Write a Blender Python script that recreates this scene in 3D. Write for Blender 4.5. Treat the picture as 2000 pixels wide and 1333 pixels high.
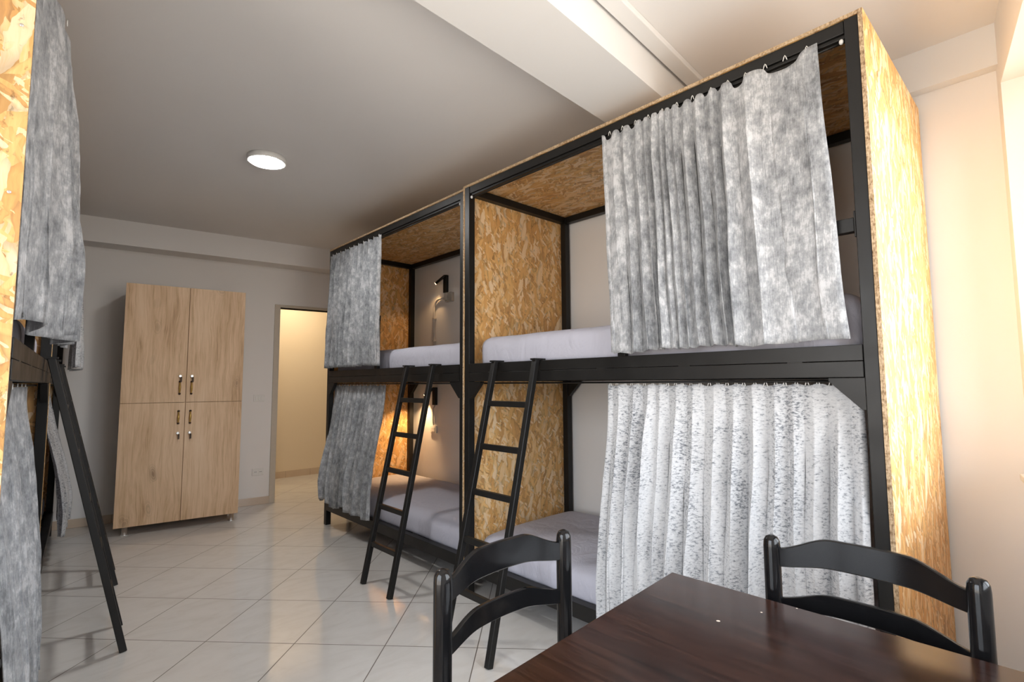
import bpy, bmesh, math, random
from mathutils import Vector, Matrix, Euler, noise

for o in list(bpy.data.objects):
    bpy.data.objects.remove(o)
S = bpy.context.scene
COL = S.collection
R = math.radians

# ------------------------------------------------------------------ camera
FOCAL_PX = 1017.55
cd = bpy.data.cameras.new('camera')
cam = bpy.data.objects.new('camera', cd)
COL.objects.link(cam)
S.camera = cam
cd.sensor_width = 36.0
cd.sensor_fit = 'HORIZONTAL'
cd.lens = FOCAL_PX * 36.0 / 2000.0
cd.clip_start = 0.02
yaw, pit, rol = R(-43.2062), R(4.6663), R(-0.2897)
F = Vector((-math.sin(yaw) * math.cos(pit), math.cos(yaw) * math.cos(pit), math.sin(pit)))
R0 = F.cross(Vector((0, 0, 1))).normalized()
U0 = R0.cross(F)
R1 = R0 * math.cos(rol) + U0 * math.sin(rol)
U1 = -R0 * math.sin(rol) + U0 * math.cos(rol)
M3 = Matrix((R1, U1, -F)).transposed()
cam.matrix_world = Matrix.Translation(Vector((-1.9737, -0.4785, 1.2384))) @ M3.to_4x4()

# ------------------------------------------------------------------ daylight, exposure
W = bpy.data.worlds.new('world')
S.world = W
W.use_nodes = True
nt = W.node_tree
nt.nodes.clear()
wo = nt.nodes.new('ShaderNodeOutputWorld')
wb = nt.nodes.new('ShaderNodeBackground')
tc = nt.nodes.new('ShaderNodeTexCoord')
sp = nt.nodes.new('ShaderNodeSeparateXYZ')
cr = nt.nodes.new('ShaderNodeValToRGB')
nt.links.new(tc.outputs['Generated'], sp.inputs[0])
nt.links.new(sp.outputs['Z'], cr.inputs[0])
cr.color_ramp.elements[0].position = 0.0
cr.color_ramp.elements[0].color = (0.74, 0.68, 0.61, 1)      # sunlit ground and facades
cr.color_ramp.elements[1].position = 0.12
cr.color_ramp.elements[1].color = (0.87, 0.93, 1.0, 1)      # bright hazy sky
nt.links.new(cr.outputs[0], wb.inputs[0])
wb.inputs[1].default_value = 6.2
nt.links.new(wb.outputs[0], wo.inputs[0])

S.view_settings.view_transform = 'Standard'
S.view_settings.look = 'None'
S.view_settings.gamma = 1.0
S.view_settings.use_curve_mapping = False
S.view_settings.exposure = 0.47

# key dimensions (metres), taken from the photograph
CEIL = 2.73
XW = 0.968                      # right wall
def YF(x): return 5.342 - 0.136 * x          # far wall
def YN(x): return -0.35 + 0.155 * (x - XW)    # window wall behind the camera
LT = math.atan(0.0657)                       # left bunks stand at this angle
def XL(y): return -1.9995 + 0.0657 * (y - 1.24) - 0.985   # left wall

WX0, WX1, WZ0, WZ1 = -1.30, 0.87, 0.88, 2.45   # window opening
ma = math.atan(0.155)
pl = bpy.data.lights.new('window_portal', 'AREA')
pl.shape = 'RECTANGLE'
pl.size = (WX1 - WX0) / math.cos(ma)
pl.size_y = WZ1 - WZ0
pl.cycles.is_portal = True
po = bpy.data.objects.new('window_portal', pl)
COL.objects.link(po)
mx = (WX0 + WX1) / 2
po.location = (mx + 0.02, YN(mx) - 0.235, (WZ0 + WZ1) / 2)
po.rotation_euler = Euler((R(90), 0, ma + math.pi), 'XYZ')
# portal must face the room: area lights shine along local -Z
dirv = po.rotation_euler.to_matrix() @ Vector((0, 0, -1))
if dirv.y < 0:
    po.rotation_euler = Euler((R(90), 0, ma), 'XYZ')

# second window, in the left wall beside the camera
VY0, VY1, VZ0, VZ1 = -0.76, 1.10, 0.35, 2.48
p2 = bpy.data.lights.new('side_window_portal', 'AREA')
p2.shape = 'RECTANGLE'; p2.size = VY1 - VY0; p2.size_y = VZ1 - VZ0
p2.cycles.is_portal = True
po2 = bpy.data.objects.new('side_window_portal', p2)
COL.objects.link(po2)
po2.location = (XL((VY0 + VY1) / 2) - 0.10, (VY0 + VY1) / 2, (VZ0 + VZ1) / 2)
po2.rotation_euler = Euler((R(90), 0, R(-90) - LT), 'XYZ')

# ------------------------------------------------------------------ helpers
def tag(o, label=None, cat=None, group=None, kind=None):
    if label: o['label'] = label
    if cat: o['category'] = cat
    if group: o['group'] = group
    if kind: o['kind'] = kind
    return o

def thing(name, label, cat, loc=(0, 0, 0), rz=0.0, group=None):
    o = bpy.data.objects.new(name, None)
    o.empty_display_size = 0.1
    COL.objects.link(o)
    o.location = loc
    o.rotation_euler = (0, 0, rz)
    return tag(o, label, cat, group)

def idf(x, y, z): return Vector((x, y, z))

class MB:
    def __init__(s, fn=idf):
        s.bm = bmesh.new(); s.fn = fn
    def box(s, x0, x1, y0, y1, z0, z1, mi=0, fn=None):
        f = fn or s.fn
        v = [s.bm.verts.new(f(x, y, z)) for x in (x0, x1) for y in (y0, y1) for z in (z0, z1)]
        for q in ((0, 1, 3, 2), (4, 6, 7, 5), (0, 4, 5, 1), (2, 3, 7, 6), (0, 2, 6, 4), (1, 5, 7, 3)):
            fc = s.bm.faces.new([v[i] for i in q]); fc.material_index = mi
        return s
    def bar(s, a, b, w, h, up=(0, 0, 1), mi=0):
        a, b = Vector(a), Vector(b)
        d = (b - a).normalized(); up = Vector(up)
        sd = d.cross(up)
        if sd.length < 1e-4: sd = d.cross(Vector((1, 0, 0)))
        sd.normalize(); u2 = sd.cross(d)
        vs = []
        for p in (a, b):
            for i, j in ((-1, -1), (1, -1), (1, 1), (-1, 1)):
                vs.append(s.bm.verts.new(p + sd * i * w / 2 + u2 * j * h / 2))
        for q in ((3, 2, 1, 0), (4, 5, 6, 7), (0, 1, 5, 4), (1, 2, 6, 5), (2, 3, 7, 6), (3, 0, 4, 7)):
            fc = s.bm.faces.new([vs[i] for i in q]); fc.material_index = mi
        return s
    def tube(s, pts, r, n=12, cap=True, mi=0):
        pts = [Vector(p) for p in pts]
        rs = r if isinstance(r, (list, tuple)) else [r] * len(pts)
        rings = []
        ref = None
        for i, p in enumerate(pts):
            d = (pts[min(i + 1, len(pts) - 1)] - pts[max(i - 1, 0)]).normalized()
            if ref is None:
                ref = Vector((0, 0, 1)) if abs(d.z) < 0.9 else Vector((1, 0, 0))
            a = (ref - d * ref.dot(d)).normalized(); b = d.cross(a); ref = a
            rings.append([s.bm.verts.new(p + (a * math.cos(2 * math.pi * k / n) + b * math.sin(2 * math.pi * k / n)) * rs[i]) for k in range(n)])
        for i in range(len(rings) - 1):
            for k in range(n):
                fc = s.bm.faces.new((rings[i][k], rings[i][(k + 1) % n], rings[i + 1][(k + 1) % n], rings[i + 1][k]))
                fc.smooth = True; fc.material_index = mi
        if cap:
            for rg in (rings[0][::-1], rings[-1]):
                fc = s.bm.faces.new(rg); fc.material_index = mi
        return s
    def prism(s, poly, axis, a, b, mi=0):
        """poly: list of 2-D points in the plane across 'axis'"""
        def P(u, v, w):
            return {'x': (w, u, v), 'y': (u, w, v), 'z': (u, v, w)}[axis]
        A = [s.bm.verts.new(s.fn(*P(u, v, a))) for u, v in poly]
        B = [s.bm.verts.new(s.fn(*P(u, v, b))) for u, v in poly]
        n = len(poly)
        fs = [s.bm.faces.new(A[::-1]), s.bm.faces.new(B)]
        for i in range(n):
            fs.append(s.bm.faces.new((A[i], A[(i + 1) % n], B[(i + 1) % n], B[i])))
        for f in fs: f.material_index = mi
        return s
    def sphere(s, c, r, sc=(1, 1, 1), n=12, mi=0):
        m = Matrix.Translation(Vector(c)) @ Matrix.Diagonal((r * sc[0], r * sc[1], r * sc[2], 1))
        g = bmesh.ops.create_uvsphere(s.bm, u_segments=n, v_segments=max(6, n // 2), radius=1, matrix=m)
        for v in g['verts']:
            for f in v.link_faces: f.smooth = True; f.material_index = mi
        return s
    def build(s, name, mats, parent=None, bevel=0.0, seg=2, kind=None):
        bmesh.ops.recalc_face_normals(s.bm, faces=s.bm.faces[:])
        me = bpy.data.meshes.new(name)
        s.bm.to_mesh(me); s.bm.free()
        for m in (mats if isinstance(mats, (list, tuple)) else [mats]): me.materials.append(m)
        o = bpy.data.objects.new(name, me)
        COL.objects.link(o)
        if parent: o.parent = parent
        if bevel:
            b = o.modifiers.new('bevel', 'BEVEL'); b.width = bevel; b.segments = seg; b.limit_method = 'ANGLE'; b.angle_limit = R(40)
        if kind: o['kind'] = kind
        return o

# ------------------------------------------------------------------ materials
class NT:
    def __init__(s, name):
        s.m = bpy.data.materials.new(name); s.m.use_nodes = True
        s.t = s.m.node_tree; s.n = s.t.nodes
        s.b = s.n['Principled BSDF']
        s._c = None
    def new(s, typ, **kw):
        n = s.n.new('ShaderNode' + typ)
        for k, v in kw.items():
            setattr(n, k, v)
        return n
    def l(s, a, b): s.t.links.new(a, b)
    def co(s):
        if not s._c: s._c = s.new('TexCoord')
        return s._c.outputs['Object']
    def mapping(s, rot=(0, 0, 0), sc=(1, 1, 1), loc=(0, 0, 0), src=None):
        m = s.new('Mapping'); m.inputs['Rotation'].default_value = rot; m.inputs['Scale'].default_value = sc; m.inputs['Location'].default_value = loc
        s.l(src or s.co(), m.inputs['Vector']); return m.outputs[0]
    def noise(s, vec, scale, detail=4, rough=0.55, dist=0.0, out='Fac'):
        n = s.new('TexNoise'); n.inputs['Scale'].default_value = scale; n.inputs['Detail'].default_value = detail
        n.inputs['Roughness'].default_value = rough; n.inputs['Distortion'].default_value = dist
        s.l(vec, n.inputs['Vector']); return n.outputs[out]
    def ramp(s, fac, stops, interp='LINEAR'):
        n = s.new('ValToRGB'); e = n.color_ramp.elements; n.color_ramp.interpolation = interp
        while len(e) < len(stops): e.new(0.5)
        for el, (p, c) in zip(e, stops):
            el.position = p; el.color = (c, c, c, 1) if isinstance(c, (int, float)) else (*c, 1)
        s.l(fac, n.inputs[0]); return n.outputs[0]
    def math(s, op, a, b=None, c=None):
        n = s.new('Math', operation=op)
        for i, v in enumerate((a, b, c)):
            if v is None: continue
            if isinstance(v, (int, float)): n.inputs[i].default_value = v
            else: s.l(v, n.inputs[i])
        return n.outputs[0]
    def mix(s, fac, a, b, mode='MIX'):
        n = s.new('Mix', data_type='RGBA', blend_type=mode)
        for i, v in ((0, fac), (6, a), (7, b)):
            if isinstance(v, (int, float)): n.inputs[i].default_value = v
            elif isinstance(v, tuple): n.inputs[i].default_value = (*v, 1)
            else: s.l(v, n.inputs[i])
        return n.outputs[2]
    def bump(s, h, strength=0.2, dist=0.01):
        n = s.new('Bump'); n.inputs['Strength'].default_value = strength; n.inputs['Distance'].default_value = dist
        s.l(h, n.inputs['Height']); s.l(n.outputs[0], s.b.inputs['Normal'])
    def set(s, col=None, rough=0.5, metal=0.0, spec=None):
        if col is not None:
            if isinstance(col, tuple): s.b.inputs['Base Color'].default_value = (*col, 1)
            else: s.l(col, s.b.inputs['Base Color'])
        if isinstance(rough, (int, float)): s.b.inputs['Roughness'].default_value = rough
        else: s.l(rough, s.b.inputs['Roughness'])
        s.b.inputs['Metallic'].default_value = metal
        if spec is not None: s.b.inputs['Specular IOR Level'].default_value = spec
        return s.m

def plaster(name, c, var=0.03):
    k = NT(name)
    n = k.noise(k.co(), 1.3, 4)
    col = k.mix(n, tuple(x * (1 - var) for x in c), tuple(min(1, x * (1 + var)) for x in c))
    k.bump(k.noise(k.co(), 90, 3), 0.08, 0.003)
    return k.set(col, 0.75, spec=0.3)

M_WALL = plaster('wall_paint', (0.84, 0.82, 0.80))
M_CEIL = plaster('ceiling_paint', (0.82, 0.80, 0.78))
M_BEAM = plaster('beam_paint', (0.78, 0.77, 0.755))
M_HALL = plaster('hall_paint', (0.80, 0.69, 0.53))

def metal_black(name='black_painted_steel'):
    k = NT(name)
    n = k.noise(k.co(), 8, 4)
    col = k.mix(n, (0.007, 0.0065, 0.006), (0.013, 0.012, 0.011))
    k.bump(k.noise(k.co(), 160, 3), 0.05, 0.002)
    return k.set(col, k.ramp(n, [(0.3, 0.36), (0.7, 0.48)]), spec=0.36)
M_STEEL = metal_black()

def osb(name, axis, seed=0.0, bright=1.36):
    """flakes pressed into a board; axis = normal of the board"""
    k = NT(name)
    base = k.mapping(loc=(seed, seed * 1.7, seed * 0.6))
    warp = k.new('TexNoise'); warp.inputs['Scale'].default_value = 16; warp.inputs['Detail'].default_value = 2
    k.l(base, warp.inputs['Vector'])
    vm = k.new('VectorMath', operation='MULTIPLY_ADD')
    k.l(warp.outputs['Color'], vm.inputs[0]); vm.inputs[1].default_value = (0.028,) * 3; k.l(base, vm.inputs[2])
    vec = vm.outputs[0]
    best = None; tone = None; edge = None
    angs = (-17, 9, -5, 20, -33, 55)
    for i, a in enumerate(angs):
        if axis == 'y': rot = (0, R(a), 0); sc = (30, 12, 7.5)
        else: rot = (0, 0, R(a)); sc = (32, 7, 12)
        s2 = (0.85, 1.0, 1.25, 1.5, 1.9, 2.4)[i]
        mp = k.mapping(rot=rot, sc=(1, 1, 1), src=vec, loc=(i * 3.1, i * 1.3, i * 2.2))
        mp2 = k.mapping(sc=tuple(q * s2 for q in sc), src=mp)
        v = k.new('TexVoronoi'); v.inputs['Scale'].default_value = 1.0; v.inputs['Randomness'].default_value = 1.0
        k.l(mp2, v.inputs['Vector'])
        sep = k.new('SeparateColor'); k.l(v.outputs['Color'], sep.inputs[0])
        dist = v.outputs['Distance']
        pr = k.math('SUBTRACT', sep.outputs[0], k.math('MULTIPLY', dist, 0.45))
        if best is None: best, tone, edge = pr, sep.outputs[1], dist
        else:
            g = k.math('GREATER_THAN', pr, best)
            mt = k.new('Mix', data_type='FLOAT'); k.l(g, mt.inputs[0]); k.l(tone, mt.inputs[2]); k.l(sep.outputs[1], mt.inputs[3])
            me_ = k.new('Mix', data_type='FLOAT'); k.l(g, me_.inputs[0]); k.l(edge, me_.inputs[2]); k.l(dist, me_.inputs[3])
            tone = mt.outputs[0]; edge = me_.outputs[0]
            best = k.math('MAXIMUM', pr, best)
    fib = k.noise(k.mapping(sc=(160, 60, 12) if axis == 'y' else (160, 12, 60), src=vec), 1.0, 3, 0.6)
    t = k.math('ADD', k.math('MULTIPLY', tone, 0.70), k.math('MULTIPLY', fib, 0.42))
    col = k.ramp(t, [(0.06, (0.19 * bright, 0.09 * bright, 0.032 * bright)), (0.17, (0.40 * bright, 0.215 * bright, 0.085 * bright)),
                     (0.38, (0.56 * bright, 0.300 * bright, 0.103 * bright)), (0.62, (0.65 * bright, 0.400 * bright, 0.155 * bright)), (0.90, (0.70 * bright, 0.53 * bright, 0.34 * bright))])
    dk = k.ramp(edge, [(0.45, 1.0), (0.85, 0.62)])
    col = k.mix(1.0, col, dk, 'MULTIPLY')
    blot = k.ramp(k.noise(k.mapping(src=base, sc=(1.4, 1, 0.8)), 34, 3, 0.7), [(0.30, 0.35), (0.38, 1.0)])
    col = k.mix(0.7, col, blot, 'MULTIPLY')
    k.bump(k.math('ADD', t, k.math('MULTIPLY', best, 1.5)), 0.25, 0.002)
    return k.set(col, 0.5, spec=0.4)
M_OSB_S = osb('strand_board_upright', 'y', 0.0)
M_OSB_R = osb('strand_board_roof', 'z', 3.0, 1.15)

def osb_edge():
    k = NT('strand_board_edge')
    n = k.noise(k.mapping(sc=(60, 240, 60)), 1, 4, 0.7)
    n2 = k.noise(k.co(), 120, 2)
    col = k.ramp(k.math('ADD', k.math('MULTIPLY', n, 0.6), k.math('MULTIPLY', n2, 0.4)),
                 [(0.34, (0.13, 0.075, 0.04)), (0.46, (0.40, 0.27, 0.155)), (0.60, (0.66, 0.50, 0.33))])
    k.bump(n2, 0.6, 0.003)
    return k.set(col, 0.8, spec=0.2)
M_OSB_E = osb_edge()

def velvet():
    """crushed chenille: grey ground with pale rubbed patches"""
    k = NT('crushed_grey_velvet')
    big = k.noise(k.mapping(sc=(1, 1, 0.75)), 24, 8, 0.74, 0.0)
    soft = k.noise(k.mapping(sc=(1, 1, 0.5)), 4.5, 3, 0.5)
    fine = k.noise(k.mapping(sc=(1, 1, 0.12)), 260, 2, 0.6)
    f = k.math('ADD', k.math('ADD', k.math('MULTIPLY', big, 0.56), k.math('MULTIPLY', fine, 0.18)), k.math('MULTIPLY', soft, 0.26))
    col = k.ramp(f, [(0.40, (0.17, 0.178, 0.19)), (0.47, (0.29, 0.30, 0.315)), (0.52, (0.37, 0.38, 0.395)), (0.58, (0.56, 0.565, 0.58))])
    k.bump(fine, 0.25, 0.002)
    m = k.set(col, 0.72, spec=0.25)
    k.b.inputs['Sheen Weight'].default_value = 0.25
    k.b.inputs['Sheen Roughness'].default_value = 0.4
    return m
M_VELVET = velvet()

def velvet_dark():
    k = NT('crushed_grey_velvet_lower')
    big = k.noise(k.mapping(sc=(1, 1, 0.5)), 8, 5, 0.6, 0.3)
    hor = k.noise(k.mapping(sc=(0.6, 0.6, 1.5)), 105, 4, 0.75)
    f = k.math('ADD', k.math('MULTIPLY', big, 0.30), k.math('MULTIPLY', hor, 0.70))
    col = k.ramp(f, [(0.37, (0.13, 0.14, 0.16)), (0.435, (0.34, 0.35, 0.37)), (0.475, (0.56, 0.565, 0.58)), (0.66, (0.70, 0.70, 0.705))])
    k.bump(hor, 0.2, 0.002)
    m = k.set(col, 0.75, spec=0.25)
    k.b.inputs['Sheen Weight'].default_value = 0.2
    return m
M_VELVET2 = velvet_dark()

def sheet():
    k = NT('lilac_grey_cotton')
    wr = k.noise(k.mapping(sc=(1, 1, 0.35), rot=(0.2, 0.3, 0.4)), 9, 4, 0.55, 0.8)
    wv = k.noise(k.co(), 400, 2)
    k.bump(k.math('ADD', wr, k.math('MULTIPLY', wv, 0.05)), 0.55, 0.025)
    return k.set((0.53, 0.525, 0.60), 0.75, spec=0.25)
M_SHEET = sheet()

def floor_mat():
    k = NT('polished_beige_tiles')
    sep = k.new('SeparateXYZ'); k.l(k.co(), sep.inputs[0])
    ux, uy, nx, ny = 0.690, -0.724, 0.724, 0.690
    ox, oy = -0.955, 2.141
    X = k.math('SUBTRACT', sep.outputs[0], ox); Y = k.math('SUBTRACT', sep.outputs[1], oy)
    a = k.math('DIVIDE', k.math('ADD', k.math('MULTIPLY', X, ux), k.math('MULTIPLY', Y, uy)), 0.441)
    b = k.math('DIVIDE', k.math('ADD', k.math('MULTIPLY', X, nx), k.math('MULTIPLY', Y, ny)), 0.490)
    def line(v, w):
        fr = k.math('FRACT', k.math('ADD', v, 0.5))
        return k.math('LESS_THAN', k.math('ABSOLUTE', k.math('SUBTRACT', fr, 0.5)), w)
    g = k.math('MAXIMUM', line(a, 0.0052), line(b, 0.0047))
    cmb = k.new('CombineXYZ')
    k.l(k.math('FLOOR', a), cmb.inputs[0]); k.l(k.math('FLOOR', b), cmb.inputs[1])
    wn = k.new('TexWhiteNoise', noise_dimensions='3D'); k.l(cmb.outputs[0], wn.inputs['Vector'])
    off = k.new('VectorMath', operation='MULTIPLY_ADD')
    k.l(wn.outputs['Color'], off.inputs[0]); off.inputs[1].default_value = (20, 20, 20); k.l(k.co(), off.inputs[2])
    marb = k.noise(k.mapping(src=off.outputs[0], sc=(1, 2.2, 1), rot=(0, 0, 0.8)), 3.2, 6, 0.6, 1.6)
    col = k.ramp(marb, [(0.30, (0.63, 0.60, 0.565)), (0.5, (0.675, 0.65, 0.62)), (0.72, (0.705, 0.68, 0.65))])
    col = k.mix(g, col, (0.15, 0.125, 0.105))
    k.bump(k.math('SUBTRACT', 1.0, g), 0.3, 0.001)
    return k.set(col, k.math('ADD', k.math('MULTIPLY', g, 0.5), 0.085), spec=0.62)
M_FLOOR = floor_mat()

def base_tile():
    k = NT('beige_skirting_tile')
    n = k.noise(k.co(), 5, 4)
    sep = k.new('SeparateXYZ'); k.l(k.co(), sep.inputs[0])
    fr = k.math('FRACT', k.math('DIVIDE', sep.outputs[0], 0.33))
    g = k.math('LESS_THAN', fr, 0.01)
    col = k.mix(g, k.mix(n, (0.56, 0.44, 0.33), (0.66, 0.54, 0.42)), (0.3, 0.24, 0.18))
    return k.set(col, 0.2)
M_BASE = base_tile()

def oak():
    k = NT('light_oak_laminate')
    sep = k.new('SeparateXYZ'); k.l(k.co(), sep.inputs[0])
    warp = k.noise(k.mapping(sc=(3.0, 3.0, 0.8)), 1.6, 3, 0.5, out='Color')
    vm = k.new('VectorMath', operation='MULTIPLY_ADD'); k.l(warp, vm.inputs[0]); vm.inputs[1].default_value = (0.11, 0.0, 0.25); k.l(k.co(), vm.inputs[2])
    v = vm.outputs[0]
    grain = k.noise(k.mapping(sc=(34, 34, 1.6), src=v), 1.0, 6, 0.65, 0.6)
    fine = k.noise(k.mapping(sc=(210, 210, 6), src=v), 1.0, 3, 0.6)
    cloud = k.noise(k.mapping(sc=(3.0, 3.0, 1.3), src=v), 1.0, 4, 0.6)
    f = k.math('ADD', k.math('ADD', k.math('MULTIPLY', grain, 0.42), k.math('MULTIPLY', fine, 0.26)), k.math('MULTIPLY', cloud, 0.32))
    col = k.ramp(f, [(0.34, (0.34, 0.19, 0.095)), (0.44, (0.60, 0.395, 0.23)), (0.54, (0.73, 0.51, 0.325)), (0.66, (0.80, 0.59, 0.40))])
    # knots
    kn = k.new('TexVoronoi'); kn.inputs['Scale'].default_value = 1.0
    k.l(k.mapping(sc=(6.6, 6.6, 3.6), src=v), kn.inputs['Vector'])
    ksep = k.new('SeparateColor'); k.l(kn.outputs['Color'], ksep.inputs[0])
    some = k.math('GREATER_THAN', ksep.outputs[0], 0.55)
    kd = k.ramp(kn.outputs['Distance'], [(0.03, 1.0), (0.10, 0.4), (0.20, 0.0)])
    ring = k.ramp(k.math('SINE', k.math('MULTIPLY', kn.outputs['Distance'], 90)), [(0.3, 0.55), (0.7, 1.0)])
    nearf = k.ramp(kn.outputs['Distance'], [(0.1, 0.55), (0.32, 0.0)])
    col = k.mix(k.math('MULTIPLY', nearf, some), col, k.mix(1.0, col, ring, 'MULTIPLY'))
    col = k.mix(k.math('MULTIPLY', k.math('MULTIPLY', kd, some), 0.6), col, (0.24, 0.13, 0.07))
    k.bump(f, 0.05, 0.001)
    return k.set(col, 0.5, spec=0.35)
M_OAK = oak()

def mahogany():
    k = NT('dark_mahogany_laminate')
    v = k.mapping(rot=(0, 0, R(-3)), sc=(30, 2.0, 30))
    g = k.noise(v, 1.0, 4, 0.6, 0.4)
    fine = k.noise(k.mapping(rot=(0, 0, R(-3)), sc=(210, 9, 210)), 1.0, 3, 0.6)
    f = k.math('ADD', k.math('MULTIPLY', g, 0.6), k.math('MULTIPLY', fine, 0.4))
    col = k.ramp(f, [(0.36, (0.012, 0.0045, 0.0035)), (0.50, (0.027, 0.0105, 0.0075)), (0.64, (0.050, 0.021, 0.014))])
    # three chips in the varnish where the pale core shows
    spots = None
    for (x, y, r) in ((-0.905, 0.045, 0.0038), (-0.80, 0.00, 0.0022), (-0.725, -0.045, 0.0020)):
        d = k.new('VectorMath', operation='DISTANCE'); d.inputs[1].default_value = (x, y, 0.75)
        k.l(k.co(), d.inputs[0])
        q = k.math('LESS_THAN', d.outputs['Value'], r)
        spots = q if spots is None else k.math('MAXIMUM', spots, q)
    col = k.mix(spots, col, (0.75, 0.66, 0.55))
    k.bump(fine, 0.04, 0.0005)
    return k.set(col, 0.2, spec=0.45)
M_TABLE = mahogany()

def lacquer():
    k = NT('black_lacquered_wood')
    n = k.noise(k.mapping(sc=(1, 1, 1)), 22, 5, 0.7)
    k.bump(k.noise(k.co(), 45, 3), 0.03, 0.002)
    return k.set(k.mix(n, (0.004, 0.004, 0.0045), (0.010, 0.010, 0.011)), k.ramp(n, [(0.3, 0.10), (0.75, 0.20)]), spec=0.42)
M_LACQ = lacquer()

def plain(name, c, rough=0.4, metal=0.0, spec=None):
    k = NT(name)
    n = k.noise(k.co(), 30, 3)
    col = k.mix(n, tuple(x * 0.94 for x in c), tuple(min(1, x * 1.05) for x in c))
    return k.set(col, rough, metal, spec)
M_CHROME = plain('brushed_chrome', (0.82, 0.82, 0.82), 0.3, 0.85)
M_BRASS = plain('antique_brass', (0.62, 0.42, 0.13), 0.28, 1.0)
M_DARKBR = plain('dark_bronze', (0.05, 0.03, 0.02), 0.4, 0.6)
M_WHITE = plain('white_plastic', (0.80, 0.79, 0.76), 0.35)
M_PVC = plain('grey_white_conduit', (0.62, 0.58, 0.53), 0.4)
M_FRAME = plain('taupe_door_frame', (0.56, 0.50, 0.41), 0.45)
M_SEAL = plain('dark_rubber_seal', (0.02, 0.018, 0.015), 0.6)
M_WINF = plain('white_window_frame', (0.82, 0.82, 0.80), 0.35)
M_SEAT = plain('black_seat_vinyl', (0.015, 0.015, 0.016), 0.45)

def emis(name, c, s):
    k = NT(name)
    k.b.inputs['Base Color'].default_value = (0.8, 0.8, 0.8, 1)
    k.b.inputs['Emission Color'].default_value = (*c, 1); k.b.inputs['Emission Strength'].default_value = s
    return k.m
M_LAMP = emis('lit_led_diffuser', (1.0, 0.99, 0.97), 115.0)
M_BULB = emis('lit_warm_bulb', (1.0, 0.62, 0.30), 22.0)

def glass():
    k = NT('window_glass')
    tr = k.new('BsdfTransparent'); gl = k.new('BsdfGlossy'); gl.inputs['Roughness'].default_value = 0.01
    fr = k.new('Fresnel'); fr.inputs[0].default_value = 1.3
    mx_ = k.new('MixShader'); k.l(fr.outputs[0], mx_.inputs[0]); k.l(tr.outputs[0], mx_.inputs[1]); k.l(gl.outputs[0], mx_.inputs[2])
    k.l(mx_.outputs[0], k.n['Material Output'].inputs[0])
    return k.m
M_GLASS = glass()
def clearbox():
    k = NT('clear_plastic_box')
    k.b.inputs['Transmission Weight'].default_value = 0.7
    return k.set((0.85, 0.83, 0.78), 0.2)
M_CLEAR = clearbox()

# ------------------------------------------------------------------ room shell
T = 0.14
b = MB()
b.box(-3.6, 3.2, -1.4, 7.2, -0.1, 0.0)
b.build('floor', M_FLOOR, kind='structure')

b = MB()
b.box(-3.6, 3.2, -1.4, 7.2, CEIL, CEIL + 0.15)
b.build('ceiling', M_CEIL, kind='structure')

b = MB()
b.box(XW, XW + T, YN(XW) - 0.1, 5.24, 0, CEIL)
b.build('wall_right', M_WALL, kind='structure')

b = MB(lambda x, y, z: Vector((XL(y) + x, y, z)))
b.box(-T, 0, -1.15, VY0, 0, CEIL)
b.box(-T, 0, VY1, 5.9, 0, CEIL)
b.box(-T, 0, VY0, VY1, 0, VZ0)
b.box(-T, 0, VY0, VY1, VZ1, CEIL)
b.build('wall_left', M_WALL, kind='structure')

fw = lambda x, y, z: Vector((x, YF(x) + y, z))
DX0, DX1, DZ = 0.035, 0.86, 2.075
b = MB(fw)
b.box(-3.1, DX0, 0, 0.13, 0, CEIL)
b.box(DX0, DX1, 0, 0.13, DZ, CEIL)
b.box(DX1, XW + T, 0, 0.13, 0, CEIL)
b.build('wall_far', M_WALL, kind='structure')

nw = lambda x, y, z: Vector((x, YN(x) - y, z))
b = MB(nw)
b.box(-3.5, WX0, 0, 0.22, 0, CEIL)
b.box(WX1, XW + 0.02, 0, 0.22, 0, CEIL)
b.box(WX0, WX1, 0, 0.22, 0, WZ0)
b.box(WX0, WX1, 0, 0.22, WZ1, CEIL)
b.build('wall_near', M_WALL, kind='structure')

# window: white frame, mullions and panes
wf = MB(nw)
fr_ = 0.055
wf.box(WX0, WX1, 0.170, 0.218, WZ0, WZ0 + fr_)
wf.box(WX0, WX1, 0.170, 0.218, WZ1 - fr_, WZ1)
nb = 3
for i in range(nb + 1):
    xx = WX0 + (WX1 - WX0 - fr_) * i / nb
    wf.box(xx, xx + fr_, 0.170, 0.218, WZ0 + fr_, WZ1 - fr_)
wo_ = wf.build('window_1', M_WINF, kind='structure', bevel=0.004)
for i in range(nb):
    g = MB(nw)
    xa = WX0 + (WX1 - WX0 - fr_) * i / nb + fr_; xb = WX0 + (WX1 - WX0 - fr_) * (i + 1) / nb
    g.box(xa, xb, 0.190, 0.196, WZ0 + fr_, WZ1 - fr_)
    g.build('pane', M_GLASS, wo_)
s_ = MB(nw); s_.box(WX0, WX1, -0.04, -0.0008, WZ0 - 0.025, WZ0)
s_.build('window_sill', M_WINF, wo_, bevel=0.004)

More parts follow.
